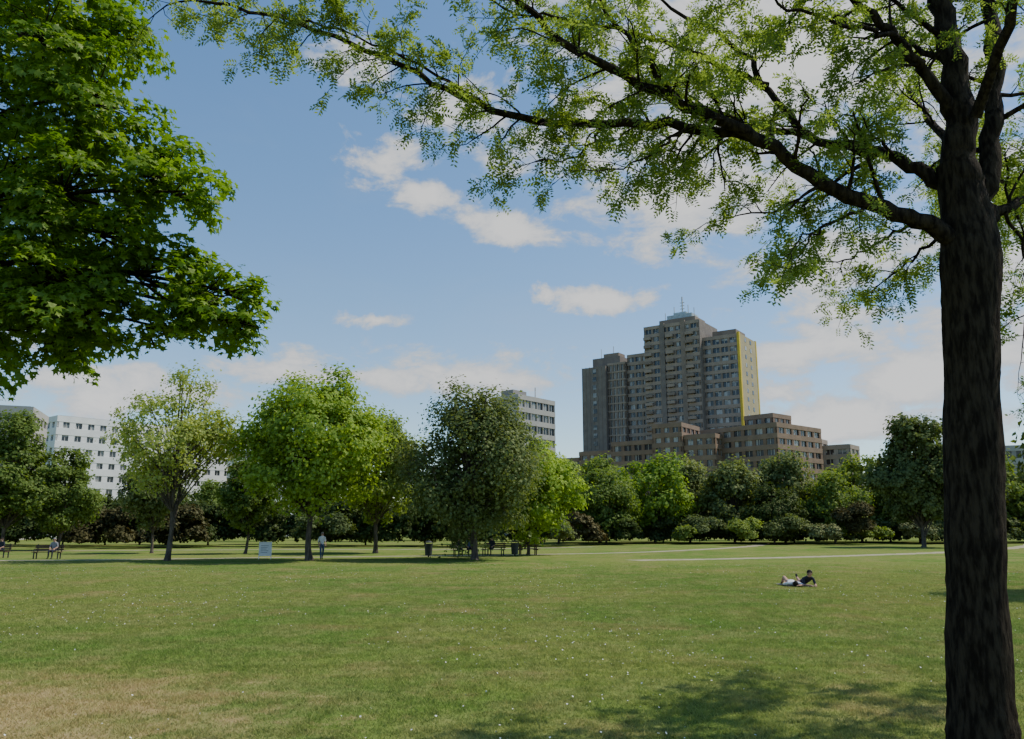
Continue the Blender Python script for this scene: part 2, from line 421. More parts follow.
# trunk
tr=smooth_poly([(4.12,7.5,-.1),(4.14,7.5,.5),(4.22,7.5,1.6),(4.33,7.5,2.8),(4.43,7.5,3.9),(4.52,7.5,4.8),(4.50,7.55,5.6)],60)
zt=tr[:,2]; rt=np.interp(zt,[-.1,.15,.5,1.6,3.5,4.6,5.6],[.32,.285,.262,.25,.24,.262,.19])*(1+.025*np.sin(zt*3.1)+.02*np.sin(zt*7+1))
tb.add(tr,rt,56,.02)
limb([(4.50,7.5,5.2),(4.52,7.5,5.9),(4.58,7.55,6.8),(4.50,7.6,7.8),(4.5,7.6,9.2)],.19,.07,start=.45,spacing=.3,length=(.8,1.6))
limb([(4.56,7.55,4.7),(4.80,7.6,5.4),(5.05,7.7,6.4),(5.25,7.8,7.6),(5.6,8.0,9.2)],.14,.05,start=.35,spacing=.3,length=(.8,1.6))
limb([(4.45,7.45,4.65),(4.15,7.45,4.9),(3.80,7.4,5.02),(3.19,7.3,5.2),(2.69,7.2,5.50),(2.19,7.1,5.76),(1.60,7.0,5.96),(1.02,6.9,6.22),(.45,6.8,6.52),(.08,6.8,6.94),(-.3,6.8,7.4)],.10,.022,n=40,start=.22,spacing=.18)
limb([(2.42,7.15,5.66),(1.79,7.35,5.92),(.91,7.6,6.08),(.08,7.7,6.20),(-.67,7.7,6.55),(-1.46,7.7,6.95),(-2.37,7.7,7.35),(-3.2,7.7,7.55)],.06,.016,n=34,start=.08,spacing=.15,length=(.45,1.0))
limb([(4.48,7.55,5.3),(4.2,7.7,5.6),(3.91,7.9,5.9),(3.38,8.3,6.3),(2.95,8.5,7.0),(2.71,8.6,7.6),(1.94,8.7,8.2)],.085,.02,n=30,start=.25,spacing=.18)
limb([(4.50,7.5,6.1),(4.25,7.4,6.5),(3.93,7.3,6.85),(3.41,7.2,7.25),(2.6,7.1,7.8),(1.8,7,8.3)],.075,.018,n=26,start=.2,spacing=.18)
limb([(3.38,8.3,6.3),(2.7,8.4,6.5),(1.9,8.4,6.9),(1.1,8.4,7.2),(.4,8.3,7.6)],.045,.012,n=24,start=.1,spacing=.19)
limb([(2.95,8.4,7.0),(2.2,8.2,7.2),(1.5,8.0,7.35),(.7,7.8,7.4),(-.1,7.7,7.5)],.035,.012,n=24,start=.1,spacing=.2)
limb([(3.93,7.3,6.85),(3.4,7.0,6.75),(2.8,6.8,6.8),(2.2,6.7,6.95)],.03,.01,n=18,start=.1,spacing=.22,length=(.4,.8))
limb([(1.6,7.0,5.96),(1.2,6.8,6.4),(.7,6.6,6.9),(0.1,6.5,7.2)],.03,.01,n=16,start=.1,spacing=.2,length=(.4,.9))
limb([(-.5,7.7,6.5),(-1.2,7.6,6.9),(-1.9,7.5,7.1),(-2.6,7.4,7.2)],.018,.006,n=14,start=.1,spacing=.2,length=(.3,.7))
limb([(3.5,7.35,5.1),(3.2,7.2,4.95),(2.9,7.05,4.75),(2.6,6.9,4.55)],.022,.007,n=14,start=.15,spacing=.2,length=(.25,.6),droop=.3)
limb([(4.1,7.45,4.95),(3.9,7.7,4.95),(3.7,8.0,4.85),(3.5,8.2,4.8)],.022,.007,n=12,start=.25,spacing=.18,length=(.25,.65),droop=.4)
limb([(4.35,7.6,4.9),(4.3,8.1,4.85),(4.25,8.4,4.75),(4.1,8.7,4.65)],.022,.007,n=12,start=.25,spacing=.15,length=(.25,.75),droop=.5)
limb([(3.9,7.9,5.9),(3.5,8.2,5.7),(3.1,8.5,5.55),(2.6,8.6,5.5)],.028,.008,n=14,start=.2,spacing=.18,length=(.35,.8),droop=.3)
limb([(2.7,8.4,6.5),(2.3,8.4,6.2),(1.9,8.5,6.0),(1.5,8.5,5.95)],.022,.007,n=14,start=.15,spacing=.22,length=(.3,.7),droop=.3)
limb([(.95,7.5,6.05),(.8,7.5,5.8),(.55,7.5,5.65),(.3,7.4,5.6)],.018,.006,n=12,start=.1,spacing=.22,length=(.25,.45),droop=.2)
limb([(1.8,7.3,5.9),(1.5,7.2,5.7),(1.3,7.2,5.5),(.95,7.2,5.4)],.018,.006,n=12,start=.1,spacing=.22,length=(.25,.45),droop=.2)
limb([(4.7,7.6,5.0),(5.2,7.9,5.3),(5.9,8.3,5.7),(6.8,8.8,6.2),(7.6,9.4,6.6)],.07,.02,n=22,start=.2,spacing=.2)
limb([(4.8,7.7,5.2),(5.3,8.5,5.8),(5.8,9.4,6.3),(6.3,10.6,6.6)],.06,.02,n=20,start=.25,spacing=.16)
limb([(5.8,9.4,6.3),(6.6,10.2,6.5),(7.4,10.9,6.6),(8.4,11.6,6.7)],.05,.02,n=20,start=.05,spacing=.15)
limb([(6.3,10.2,6.5),(6.6,11.0,6.5),(7.0,11.7,6.4),(7.4,12.4,6.3)],.04,.015,n=18,start=.05,spacing=.15)
limb([(7.0,9.3,6.3),(7.9,9.8,6.4),(8.8,10.6,6.4),(9.4,11.5,6.4)],.04,.015,n=18,start=.05,spacing=.16)
limb([(4.7,7.7,5.6),(4.9,8.5,6.5),(5.1,9.2,7.2),(5.3,9.8,7.8)],.06,.02,n=20,start=.25,spacing=.2)
limb([(5.1,7.8,5.2),(5.3,7.9,4.9),(5.4,8.0,4.5),(5.35,8.1,4.1)],.02,.007,n=12,start=.2,spacing=.16,length=(.25,.6),droop=.5)
limb([(4.6,7.3,6.0),(4.6,6.4,6.8),(4.5,5.4,7.4),(4.4,4.4,7.8)],.06,.02,n=18,start=.35,spacing=.3)

lt=empty('locust_tree')
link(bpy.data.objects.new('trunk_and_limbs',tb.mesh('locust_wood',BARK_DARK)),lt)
LP=np.array(LP); LD=norm(np.array(LD)); nL=len(LP)
D=norm(LD+rng.normal(size=(nL,3))*.25); D[:,2]-=.1; D=norm(D)
Nn=norm(np.array([0,0,1.])+rng.normal(size=(nL,3))*.45); Nn=norm(Nn-(Nn*D).sum(-1,keepdims=True)*D); Bn=np.cross(Nn,D)
Ln=rng.uniform(.075,.16,nL); pairs=5
Cs=[];Ns=[];Ds=[];Ss=[];Ti=[]; tl=rng.random(nL)
for j in range(pairs):
    for sgn in (-1,1):
        f=(j+.7)/pairs
        c=LP+D*(Ln*f)[:,None]-np.array([0,0,1])*(Ln*f*f*.25)[:,None]
        d=Bn*sgn*.9+D*.5
        Cs.append(c+d*.006); Ds.append(d); Ns.append(Nn+rng.normal(size=(nL,3))*.3); Ss.append(Ln*(.40-.08*abs(f-.5)*2)); Ti.append(tl*.6+.4*rng.random(nL))
C=np.concatenate(Cs);N_=np.concatenate(Ns);Dd=np.concatenate(Ds);S=np.concatenate(Ss)
T4=np.array([(0,-.1,0),(.22,.4,.05),(0,.95,-.05),(-.22,.4,.05)])
V,F=leaves_geo(C,N_,Dd,S,T4)
link(bpy.data.objects.new('foliage',mesh_np('locust_foliage',V,F,[L_LOCUST],tint=np.concatenate(Ti))),lt)
print('locust leaves',nL)

# ---------------------------------------------------------------- foreground maple (left)
ang=np.radians([-90,-20,8,38,64,90,116,142,172,200]); rr=np.array([.15,.62,.42,.9,.48,1.,.48,.9,.42,.62])
TM=np.stack([np.cos(ang)*rr*.62,np.sin(ang)*rr*.62,-.12*rr**2],-1)
clumps=[(-5.75,9.0,7.98,1.0),(-5.1,9.0,7.16,.75),(-4.15,9.0,6.1,.52),(-5.1,8.8,5.85,.9),(-3.36,9.0,4.6,.48),(-4.15,9.0,4.9,.6),
 (-5.26,9.0,4.7,.85),(-6.3,9.2,5.9,1.1),(-6.1,9,4.35,.65),(-4.7,8.8,4.35,.45),(-3.05,8.9,4.3,.28),(-4.95,9.2,8.2,.42),(-6.8,9.3,7.4,1.15),
 (-4.5,9.6,6.7,.42),(-3.85,9.2,5.1,.3),(-7.6,9.5,9.2,1.5),(-7.9,9.5,5.3,1.3),(-9.2,9.8,7,1.7),(-8.6,8,6,1.4),(-7.2,11,7,1.5),(-6.3,10.3,5.2,.9),(-6.2,10.2,8.9,1.1),(-9.8,10,4.9,1.2),(-5.5,9.1,9.1,.6),(-8,11,5.2,1.2),(-3.7,8.8,5.85,.28),(-4.6,8.9,5.35,.5),
 (-6.9,9.2,4.6,.9),(-5.4,9.3,4.15,.5),(-6.6,9.6,4.1,.55),(-4.0,9.1,4.25,.36),(-5.6,9.8,5.2,.7),(-7.4,9.0,4.2,.6),(-3.0,9.0,4.65,.2)]
mt=Tubes()
trk=smooth_poly([(-8.3,9.6,-.1),(-8.35,9.6,1.5),(-8.2,9.6,3.2),(-8.1,9.6,5.5),(-8.0,9.6,9.0)],22); mt.add(trk,np.linspace(.36,.08,22),20,.02)
Cs=[];Ns=[];Ts=[]
for (x,y,z,R) in clumps:
    c=np.array([x,y,z]); far_=math.hypot(x+8.2,y-9.6)
    z0=max(3.9,z-far_*.25); i=int(np.argmin(abs(trk[:,2]-z0))); a=trk[i]
    mid=(a+c)/2+np.array([0,.15,.16*far_]); mt.add(smooth_poly([a,mid,c+np.array([0,0,.1*R])],12),np.linspace(.055,.012,12),7)
    ns=int(24*R**1.7)+6; hidden=x<-7.5
    for s in range(ns):
        d=norm(rng.normal(size=3)); sc=c+d*R*rng.uniform(.3,1.12)**.7*np.array([1,1,.85])
        mt.add(np.array([c*.85+mid*.15,(c+sc)/2+rng.normal(size=3)*.05,sc]),[.012,.008,.004],4)
        sr=rng.uniform(.18,.42)*min(1,.6+R*.5); nl=int((30 if hidden else 76)*(sr/.3)**2)
        outd=norm(sc-c+np.array([.15,0,.1]))
        a=rng.uniform(0,2*np.pi,nl); q=sr*np.sqrt(rng.random(nl))
        nrm=norm(np.array([0,0,1.])+outd*.55+rng.normal(size=3)*.2); u=norm(np.cross(nrm,[0,1.,.1])); w=np.cross(nrm,u)
        P=sc+q[:,None]*(np.cos(a)[:,None]*u+np.sin(a)[:,None]*w)+nrm*(rng.normal(size=nl)*.05-q*q*.8)[:,None]
        Cs.append(P); Ns.append(nrm+rng.normal(size=(nl,3))*.38+(P-sc)*1.2)
        tv=rng.random()*.5; Ts.append(tv+.5*rng.random(nl))
C=np.concatenate(Cs); N_=np.concatenate(Ns); Tt=np.concatenate(Ts)
Dd=rng.normal(size=C.shape)+np.array([0,0,-.7])
V,F=leaves_geo(C,N_,Dd,rng.uniform(.085,.15,len(C)),TM)
mo=empty('sycamore_tree')
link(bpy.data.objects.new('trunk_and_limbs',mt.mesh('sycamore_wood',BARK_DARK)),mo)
link(bpy.data.objects.new('foliage',mesh_np('sycamore_foliage',V,F,[L_MAPLE],tint=Tt)),mo)
print('maple leaves',len(C))

# ---------------------------------------------------------------- buildings
class MB:
    def __init__(s): s.V=[];s.F=[];s.M=[]
    def box(s,x0,x1,y0,y1,z0,z1,m):
        b=len(s.V); s.V+=[(x0,y0,z0),(x1,y0,z0),(x1,y1,z0),(x0,y1,z0),(x0,y0,z1),(x1,y0,z1),(x1,y1,z1),(x0,y1,z1)]
        s.F+=[(b,b+3,b+2,b+1),(b+4,b+5,b+6,b+7),(b,b+1,b+5,b+4),(b+1,b+2,b+6,b+5),(b+2,b+3,b+7,b+6),(b+3,b,b+4,b+7)]; s.M+=[m]*6
    def obj(s,name,mats,parent): 
        return link(bpy.data.objects.new(name,mesh_np(name,s.V,s.F,mats,matidx=s.M)),parent)
def block(mb,x0,x1,y0,y1,z1,fh=2.8,bw=3.2,band=1.15,pier=.7,wall=0,bandm=1,glass=2,frame=3,solid_left=False,solid_right=False,z0=0):
    mb.box(x0+.35,x1-.35,y0+.35,y1-.35,z0,z1-.1,glass)
    nf=max(1,int(round((z1-z0)/fh))); fh=(z1-z0)/nf
    for i in range(nf+1):
        a=z0+i*fh-band*.55; b=a+band
        if i==0:a=z0
        if i==nf: b=z1+.5
        mb.box(x0,x1,y0,y1,a,b,bandm)
    def piers(n,along):
        for i in range(n+1):
            for side in (0,1):
                if along=='x':
                    c=x0+.06+pier/2+(x1-x0-.12-pier)*i/n; Y0,Y1=(y0+.06,y0+.5) if side==0 else (y1-.5,y1-.06)
                    mb.box(c-pier/2,c+pier/2,Y0,Y1,z0,z1,wall)
                    if i<n:
                        c2=c+(x1-x0-.12-pier)/n/2; mb.box(c2-.07,c2+.07,Y0+.17,Y1-.17,z0,z1-.2,frame)
                else:
                    c=y0+.06+pier/2+(y1-y0-.12-pier)*i/n; X0,X1=(x0+.07,x0+.5) if side==0 else (x1-.5,x1-.07)
                    mb.box(X0,X1,c-pier/2,c+pier/2,z0,z1-.03,wall)
                    if i<n:
                        c2=c+(y1-y0-.12-pier)/n/2; mb.box(X0+.17,X1-.17,c2-.07,c2+.07,z0,z1-.2,frame)
    piers(max(1,round((x1-x0)/bw)),'x'); piers(max(1,round((y1-y0)/bw)),'y')
    mb.box(x0+.6,x1-.6,y0+.6,y1-.6,z1+.5,z1+.62,4)

GL=glass_mat('window_glass'); 
M_t=[surf_mat('tower_panel',(.25,.20,.155),(.20,.16,.125),.4,bump=0),surf_mat('tower_band',(.33,.265,.205),(.28,.225,.175),.4,bump=0),GL,
     surf_mat('window_frame',(.52,.50,.46),None,1,bump=0),surf_mat('roof_felt',(.16,.16,.16),None,1,bump=0),
     surf_mat('yellow_panel',(.62,.46,.06),(.55,.40,.05),.5,bump=0),surf_mat('cream_wall',(.38,.32,.19),(.33,.28,.17),.3,bump=0),
     surf_mat('plant_room',(.40,.47,.50),(.3,.35,.38),1,bump=0),surf_mat('concrete_dark',(.21,.18,.15),(.17,.145,.125),.5,bump=0)]
tw=empty('apartment_tower',(72.6,250,0),math.radians(-35))
mb=MB()
block(mb,-12.2,0,0,17,63,bw=3.0)
mb.box(-.3,.25,.9,16.1,0,63.6,6); mb.box(-.4,.35,-.15,.9,0,63.9,5); mb.box(-.4,.35,16.1,17.1,0,63.9,5)
for i in range(1,23): mb.box(.2,.32,5.2,6.6,i*2.8,i*2.8+1.3,2); mb.box(.2,.32,10.2,11.6,i*2.8,i*2.8+1.3,2)
block(mb,-32,-12.25,-2.2,15,69.0,bw=2.9)
mb.box(-18.6,-17.0,-2.5,-1.9,0,69.9,0); mb.box(-26,-24.4,-2.5,-1.9,0,69.9,8)
mb.box(-12.6,-12.0,-2.1,14,0,69.4,8)
block(mb,-40.5,-32.05,1.5,15,61.0,bw=3.0)
mb.box(-57,-47.55,-1.5,13,0,58.0,8)     # windowless stair and service wing
for i in range(20): mb.box(-52.6,-51.2,-1.62,-1.5,1.4+i*2.85,3.0+i*2.85,2)
for i in range(7): mb.box(-57+i*1.57-.06+.1,-57+i*1.57+.06+.1,-1.6,-1.5,0,58.2,0)
block(mb,-47.5,-40.55,0.0,14,58.5,bw=1.75,pier=.75,band=.5,fh=2.85)
for i in range(1,24):
    for xx in (-30.5,-22.5,-15.5):
        mb.box(xx-1.3,xx+1.3,-3.2,-2.25,i*2.82-.2,i*2.82+.75,1 if i%2 else 0)
mb.box(-28,-15,2,11,69.5,72,0); mb.box(-25.5,-16.5,3,9,72,73.6,7); mb.box(-23.5,-19,4,8,73.6,74.6,7)
mb.box(-10,-2,4,13,63.6,66,0); mb.box(-55,-44,3,11,59,62,8); mb.box(-51,-45,4,9,62,63.5,0)
for x,y,h,r in ((-21,6,80.5,.18),(-23.6,5,77,.10),(-18.5,5,77,.10),(-26.5,4,75,.09),(-16,4,75.5,.09),(-48,6,66.5,.09),(-53,6,66,.08)):
    mb.box(x-r,x+r,y-r,y+r,58,h,3)
for k in range(4): mb.box(-21.8,-20.2,5.9,6.1,75+k*1.1,75.2+k*1.1,3)
mb.obj('tower_body',M_t,tw)

M_b=[surf_mat('brown_brick',(.23,.15,.10),(.18,.12,.082),.5,bump=0),surf_mat('brown_band',(.27,.185,.125),(.22,.155,.105),.4,bump=0),GL,
     surf_mat('frame_light',(.48,.44,.38),None,1,bump=0),M_t[4]]
def low(x,y,rot,parts,name='brick_apartment_block',mats=M_b,**kw):
    e=empty(name,(x,y,0),math.radians(rot)); mb=MB()
    for p in parts: block(mb,*p,**kw)
    mb.obj('walls_and_windows',mats,e); return e,mb
low(68.2,205,-50,[(-24,0,0,22,28.3),(-13,-4,5,14,31.6),(-30,-24.05,2,20,25.0)],bw=3.4,pier=1.0,band=1.3)
low(54.5,214,-35,[(-9,0,0,12,26.5),(-18,-9.05,-1,12,30),(-32,-18.05,1,12,26.0),(-44,-32.05,3,14,24),(-60,-44.05,5,16,22.5)],bw=3.2,pier=1.0,band=1.3)
low(85,222,-40,[(-6,0,0,8,26),(.05,8,2,10,24)],bw=3.4,pier=1.1,band=1.3,mats=[surf_mat('beige_render',(.36,.31,.26),None,.5,bump=0)]+[M_t[1]]+M_b[2:])
M_g=[surf_mat('grey_concrete',(.31,.285,.255),(.26,.24,.22),.4,bump=0),surf_mat('pale_band',(.40,.375,.335),(.35,.33,.30),.4,bump=0),GL,M_t[3],M_t[4]]
e,_=low(1.6,200,50,[(0,15.5,0,9,34.8)],name='office_block',mats=M_g,bw=2.4,pier=.35,band=1.3,fh=3.2)
mb=MB(); mb.box(1.5,7,3,7,35.4,37.0,0); mb.box(12,12.2,4,4.2,35.4,39,3); mb.obj('roof_plant',M_g,e)
M_w=[surf_mat('white_render',(.78,.76,.72),(.70,.68,.65),.3,bump=0),surf_mat('white_band',(.76,.75,.71),(.68,.67,.64),.3,bump=0),GL,M_t[3],M_t[4]]
low(-103,180,51,[(0,62,0,12,26.6)],name='white_apartment_block',mats=M_w,bw=2.8,pier=1.3,band=1.6,fh=2.9)
low(-84.5,139,20,[(-30,.5,0,14,22.4)],name='grey_flat_roofed_block',mats=M_g,bw=3.5,pier=1.6,band=1.6)
M_y=[surf_mat('ochre_panel',(.50,.40,.18),(.44,.35,.16),.3,bump=0)]+M_w[1:]
low(-65,190,30,[(0,18,0,12,23.5)],name='ochre_apartment_block',mats=M_y,bw=2.8,pier=.9,band=1.3)
low(106,168,-20,[(-4,26,0,14,18.5)],name='grey_flat_roofed_block',mats=M_g,bw=3,pier=.8)

# ---------------------------------------------------------------- street furniture
WOOD=surf_mat('bench_wood',(.16,.10,.06),(.11,.07,.045),8,bump=.1); METAL=surf_mat('dark_metal',(.05,.055,.05),None,5,rough=.5,bump=0)
WHITE=surf_mat('white_paint',(.78,.78,.76),(.70,.70,.68),3,bump=0); GREY=surf_mat('galvanised',(.35,.35,.36),None,5,rough=.45,bump=0)
def bench(x,y,rot):
    e=empty('park_bench',(x,y,0),rot)
    a=MB()
    for i in range(4): a.box(-.9,.9,-.22+i*.12,-.12+i*.12,.42,.46,0)
    a.obj('seat',[WOOD],e)
    a=MB()
    for i in range(3): a.box(-.9,.9,.27+i*.03,.30+i*.03,.55+i*.13,.65+i*.13,0)
    a.obj('backrest',[WOOD],e)
    for k,sx in enumerate((-.75,.75)):
        a=MB(); a.box(sx-.03,sx+.03,-.2,-.14,0,.42,0); a.box(sx-.03,sx+.03,.2,.26,0,.42,0); a.box(sx-.027,sx+.027,-.2,.27,.37,.415,0); a.box(sx-.028,sx+.028,.3,.345,.40,.95,0)
        a.box(sx-.025,sx+.025,-.2,.3,.62,.65,0); a.box(sx-.02,sx+.02,-.2,-.15,.46,.62,0)
        a.obj('leg_%d'%(k+1),[METAL],e)
    return e
bench(-30.6,54,.1); bench(-35.2,56,-.2); bench(-3.4,59,.3); bench(-1.4,60.5,-.4); bench(-39,60,.2)
def lathe(prof,n=20):
    V=[];F=[]
    for r,z in prof:
        for i in range(n): V.append((r*math.cos(2*math.pi*i/n),r*math.sin(2*math.pi*i/n),z))
    for j in range(len(prof)-1):
        for i in range(n): F.append((j*n+i,j*n+(i+1)%n,(j+1)*n+(i+1)%n,(j+1)*n+i))
    return V,F
def bin_(x,y):
    e=empty('litter_bin',(x,y,0))
    V,F=lathe([(.2,.12),(.24,.14),(.28,.85),(.30,.86),(.30,.92),(.26,.92),(.25,.5),(.0,.3)]); link(bpy.data.objects.new('bin_body',mesh_np('bin_body',V,F,[METAL],smooth=False)),e)
    V,F=lathe([(.0,1.12),(.18,1.09),(.29,1.0),(.27,.99),(0,1.05)]); link(bpy.data.objects.new('lid',mesh_np('lid',V,F,[METAL])),e)
    a=MB(); a.box(-.05,.05,-.05,.05,0,.14,0); 
    for s in (-1,1): a.box(s*.25-.015,s*.25+.015,-.015,.015,.9,1.02,0)
    a.obj('post',[METAL],e)
bin_(-5.8,57); bin_(.2,60)
e=empty('notice_board',(-16.1,53.5,0),.15); a=MB(); a.box(-.36,.36,-.03,.03,.25,1.05,0); a.obj('panel',[WHITE],e)
a=MB(); a.box(-.40,-.36,-.04,.04,0,1.12,0); a.box(.36,.40,-.04,.04,0,1.12,0); a.box(-.36,.36,-.045,.045,1.05,1.1,0); a.box(-.36,.36,-.045,.045,.20,.25,0)
for i in range(5): a.box(-.28,.2-.06*(i%3),-.034,-.0305,.85-i*.11,.885-i*.11,1)
a.obj('frame_and_posts',[WHITE,GREY],e)
e=empty('picnic_table',(1.2,62,0),.2); a=MB(); a.box(-.8,.8,-.38,.38,.72,.77,0)
for s in (-1,1):
    a.box(-.8,.8,s*.7-.14,s*.7+.14,.43,.47,0); a.box(s*.6-.04,s*.6+.04,-.72,.72,.36,.43,0); a.box(s*.6-.035,s*.6+.035,-.3,-.2,0,.72,0); a.box(s*.6-.035,s*.6+.035,.2,.3,0,.72,0)
a.obj('table_top_and_seats',[WOOD],e)

# ---------------------------------------------------------------- people
def flat(name,c,rough=.8):
    return surf_mat(name,c,tuple(x*.85 for x in c),12,rough=rough,bump=.05)
SKIN=flat('skin',(.50,.30,.21)); HAIR=flat('hair_dark',(.02,.014,.01)); HAIRG=flat('hair_grey',(.3,.28,.26)); SHOE=flat('shoe',(.03,.03,.03)); EYE=flat('eye',(.02,.02,.02),.3)
def person(name,loc,rot,J,top,bottom,hair=HAIR,short=True,scale=1.):
    names=['pelvis','waist','chest','neck','skull','crown']
    V=[];E=[];R=[];B=[]
    idx={}
    def add(k,p,r): idx[k]=len(V); V.append(tuple(p)); R.append(r)
    rad=dict(pelvis=(.15,.12),waist=(.13,.10),chest=(.17,.115),neck=(.055,.055),skull=(.085,.095),crown=(.065,.075),
      sho=(.065,.06),elb=(.045,.045),wri=(.03,.027),han=(.035,.02),hip=(.095,.095),kne=(.062,.062),ank=(.042,.042),heel=(.045,.045),toe=(.042,.03))
    for k in names: add(k,J[k],rad[k])
    for s in 'LR':
        for k in ('sho','elb','wri','han','hip','kne','ank','toe'): add(k+s,J[k+s],rad[k])
    def e(a,b,m): E.append((idx[a],idx[b])); B.append((a,b,m))
    e('pelvis','waist',top); e('waist','chest',top); e('chest','neck',top); e('neck','skull',SKIN); e('skull','crown',SKIN)
    for s in 'LR':
        e('chest','sho'+s,top); e('sho'+s,'elb'+s,top); e('elb'+s,'wri'+s,SKIN if short else top); e('wri'+s,'han'+s,SKIN)
        e('pelvis','hip'+s,bottom); e('hip'+s,'kne'+s,bottom); e('kne'+s,'ank'+s,bottom); e('ank'+s,'toe'+s,SHOE)
    me=bpy.data.meshes.new('tmp'); me.from_pydata(V,E,[]); ob=bpy.data.objects.new('tmp',me); link(ob)
    ob.modifiers.new('s','SKIN'); sv=me.skin_vertices
    for i,r in enumerate(R): sv[0].data[i].radius=r
    sv[0].data[0].use_root=True
    sb=ob.modifiers.new('u','SUBSURF'); sb.levels=2; sb.render_levels=2
    dg=bpy.context.evaluated_depsgraph_get(); bm=bpy.data.meshes.new_from_object(ob.evaluated_get(dg))
    bpy.data.objects.remove(ob)
    mats=[top,bottom,SKIN,SHOE]; bm.materials.clear()
    for m_ in mats: bm.materials.append(m_)
    P0=np.array([J[a] for a,b,m_ in B],float); P1=np.array([J[b] for a,b,m_ in B],float)
    for p in bm.polygons:
        c=np.array(p.center); t=np.clip(((c-P0)*(P1-P0)).sum(1)/((P1-P0)**2).sum(1),0,1); d=np.linalg.norm(c-(P0+(P1-P0)*t[:,None]),axis=1)
        p.material_index=mats.index(B[int(d.argmin())][2]); p.use_smooth=True
    root=empty(name,loc,rot,scale)
    bm.name='body'; link(bpy.data.objects.new('body',bm),root)
    sk=np.array(J['skull'],float); cr=np.array(J['crown'],float); up=norm(cr-sk); fw=np.array(J.get('face',(0,-1,0)),float); fw=norm(fw-np.dot(fw,up)*up); sd=np.cross(up,fw)
    def ell(nm,c,rx,ry,rz,mat,cut=None):
        VV=[];FF=[];n1,n2=14,10
        for a in range(n2+1):
            for b_ in range(n1):
                th=math.pi*a/n2; ph=2*math.pi*b_/n1; q=(rx*math.sin(th)*math.cos(ph),ry*math.sin(th)*math.sin(ph),rz*math.cos(th))
                VV.append(c+sd*q[0]+fw*q[1]+up*q[2])
        for a in range(n2):
            for b_ in range(n1):
                if cut:
                    th=math.pi*(a+.5)/n2; ph=2*math.pi*(b_+.5)/n1
                    if math.sin(th)*math.sin(ph)>cut*.75 and math.cos(th)<.45: continue
                FF.append((a*n1+b_,(a+1)*n1+b_,(a+1)*n1+(b_+1)%n1,a*n1+(b_+1)%n1))
        link(bpy.data.objects.new(nm,mesh_np(nm,VV,FF,[mat],smooth=True)),root)
    ell('hair',sk*.45+cr*.55-fw*.012,.098,.115,.118,hair,cut=.4)
    ell('nose',sk+up*.02+fw*.10,.013,.02,.02,SKIN); ell('mouth',sk-up*.03+fw*.088,.025,.008,.007,flat('lip',(.35,.12,.1)))
    for s in (-1,1): ell('eye',sk+up*.05+fw*.088+sd*.033*s,.012,.008,.008,EYE); ell('ear',sk+up*.03+sd*.095*s,.012,.02,.03,SKIN)
    ft=Tubes()
    for s in 'LR':
        h=np.array(J['han'+s],float); w=np.array(J['wri'+s],float); d=norm(h-w); lat=norm(np.cross(d,[0.3,.2,1])); pn=np.cross(lat,d)
        for q,(o,ln) in enumerate(((-.03,.06),(-.01,.078),(.01,.072),(.03,.055))):
            b0=h+lat*o; ft.add(np.array([b0-d*.02,b0+d*ln*.4,b0+d*ln*.75-pn*.012,b0+d*ln*.95-pn*.03,b0+d*ln*.96-pn*.032]),[.010,.0095,.0085,.007,.002],6)
        b0=h-d*.035-lat*.03; ft.add(np.array([b0,b0-lat*.025+d*.02,b0-lat*.035+d*.045,b0-lat*.036+d*.047]),[.012,.011,.008,.002],6)
    link(bpy.data.objects.new('fingers',ft.mesh('fingers',SKIN)),root)
    return root
walk=dict(pelvis=(0,0,.95),waist=(0,0,1.1),chest=(0,-.01,1.33),neck=(0,-.02,1.49),skull=(0,-.03,1.58),crown=(0,-.02,1.68),face=(0,-1,0),
 shoL=(-.18,0,1.40),elbL=(-.22,.08,1.12),wriL=(-.21,-.06,.90),hanL=(-.20,-.10,.83),shoR=(.18,0,1.40),elbR=(.23,.05,1.12),wriR=(.21,-.12,.95),hanR=(.20,-.17,.89),
 hipL=(-.09,0,.90),kneL=(-.10,-.14,.50),ankL=(-.10,-.18,.09),toeL=(-.11,-.34,.035),hipR=(.09,0,.90),kneR=(.10,.02,.50),ankR=(.10,.22,.12),toeR=(.11,.10,.035))
sit=dict(pelvis=(0,.08,.58),waist=(0,.10,.72),chest=(0,.07,.95),neck=(0,.03,1.11),skull=(0,0,1.20),crown=(0,.01,1.30),face=(0,-1,-.1),
 shoL=(-.18,.06,1.02),elbL=(-.24,.0,.75),wriL=(-.14,-.2,.66),hanL=(-.11,-.27,.64),shoR=(.18,.06,1.02),elbR=(.24,.0,.75),wriR=(.14,-.2,.66),hanR=(.11,-.27,.64),
 hipL=(-.10,.03,.56),kneL=(-.12,-.40,.53),ankL=(-.12,-.40,.10),toeL=(-.13,-.55,.035),hipR=(.10,.03,.56),kneR=(.12,-.42,.53),ankR=(.13,-.45,.10),toeR=(.14,-.60,.035))
prone=dict(pelvis=(0,.62,.14),waist=(0,.46,.17),chest=(0,.25,.27),neck=(0,.11,.37),skull=(0,.05,.44),crown=(0,.05,.54),face=(0,-1,0),
 shoL=(-.19,.20,.30),elbL=(-.22,.10,.05),wriL=(-.10,-.12,.05),hanL=(-.07,-.19,.04),shoR=(.19,.20,.30),elbR=(.22,.10,.05),wriR=(.12,-.12,.05),hanR=(.08,-.19,.04),
 hipL=(-.10,.68,.12),kneL=(-.13,1.08,.07),ankL=(-.14,1.45,.09),toeL=(-.15,1.58,.04),hipR=(.10,.68,.12),kneR=(.13,1.08,.07),ankR=(.13,1.38,.25),toeR=(.13,1.42,.40))
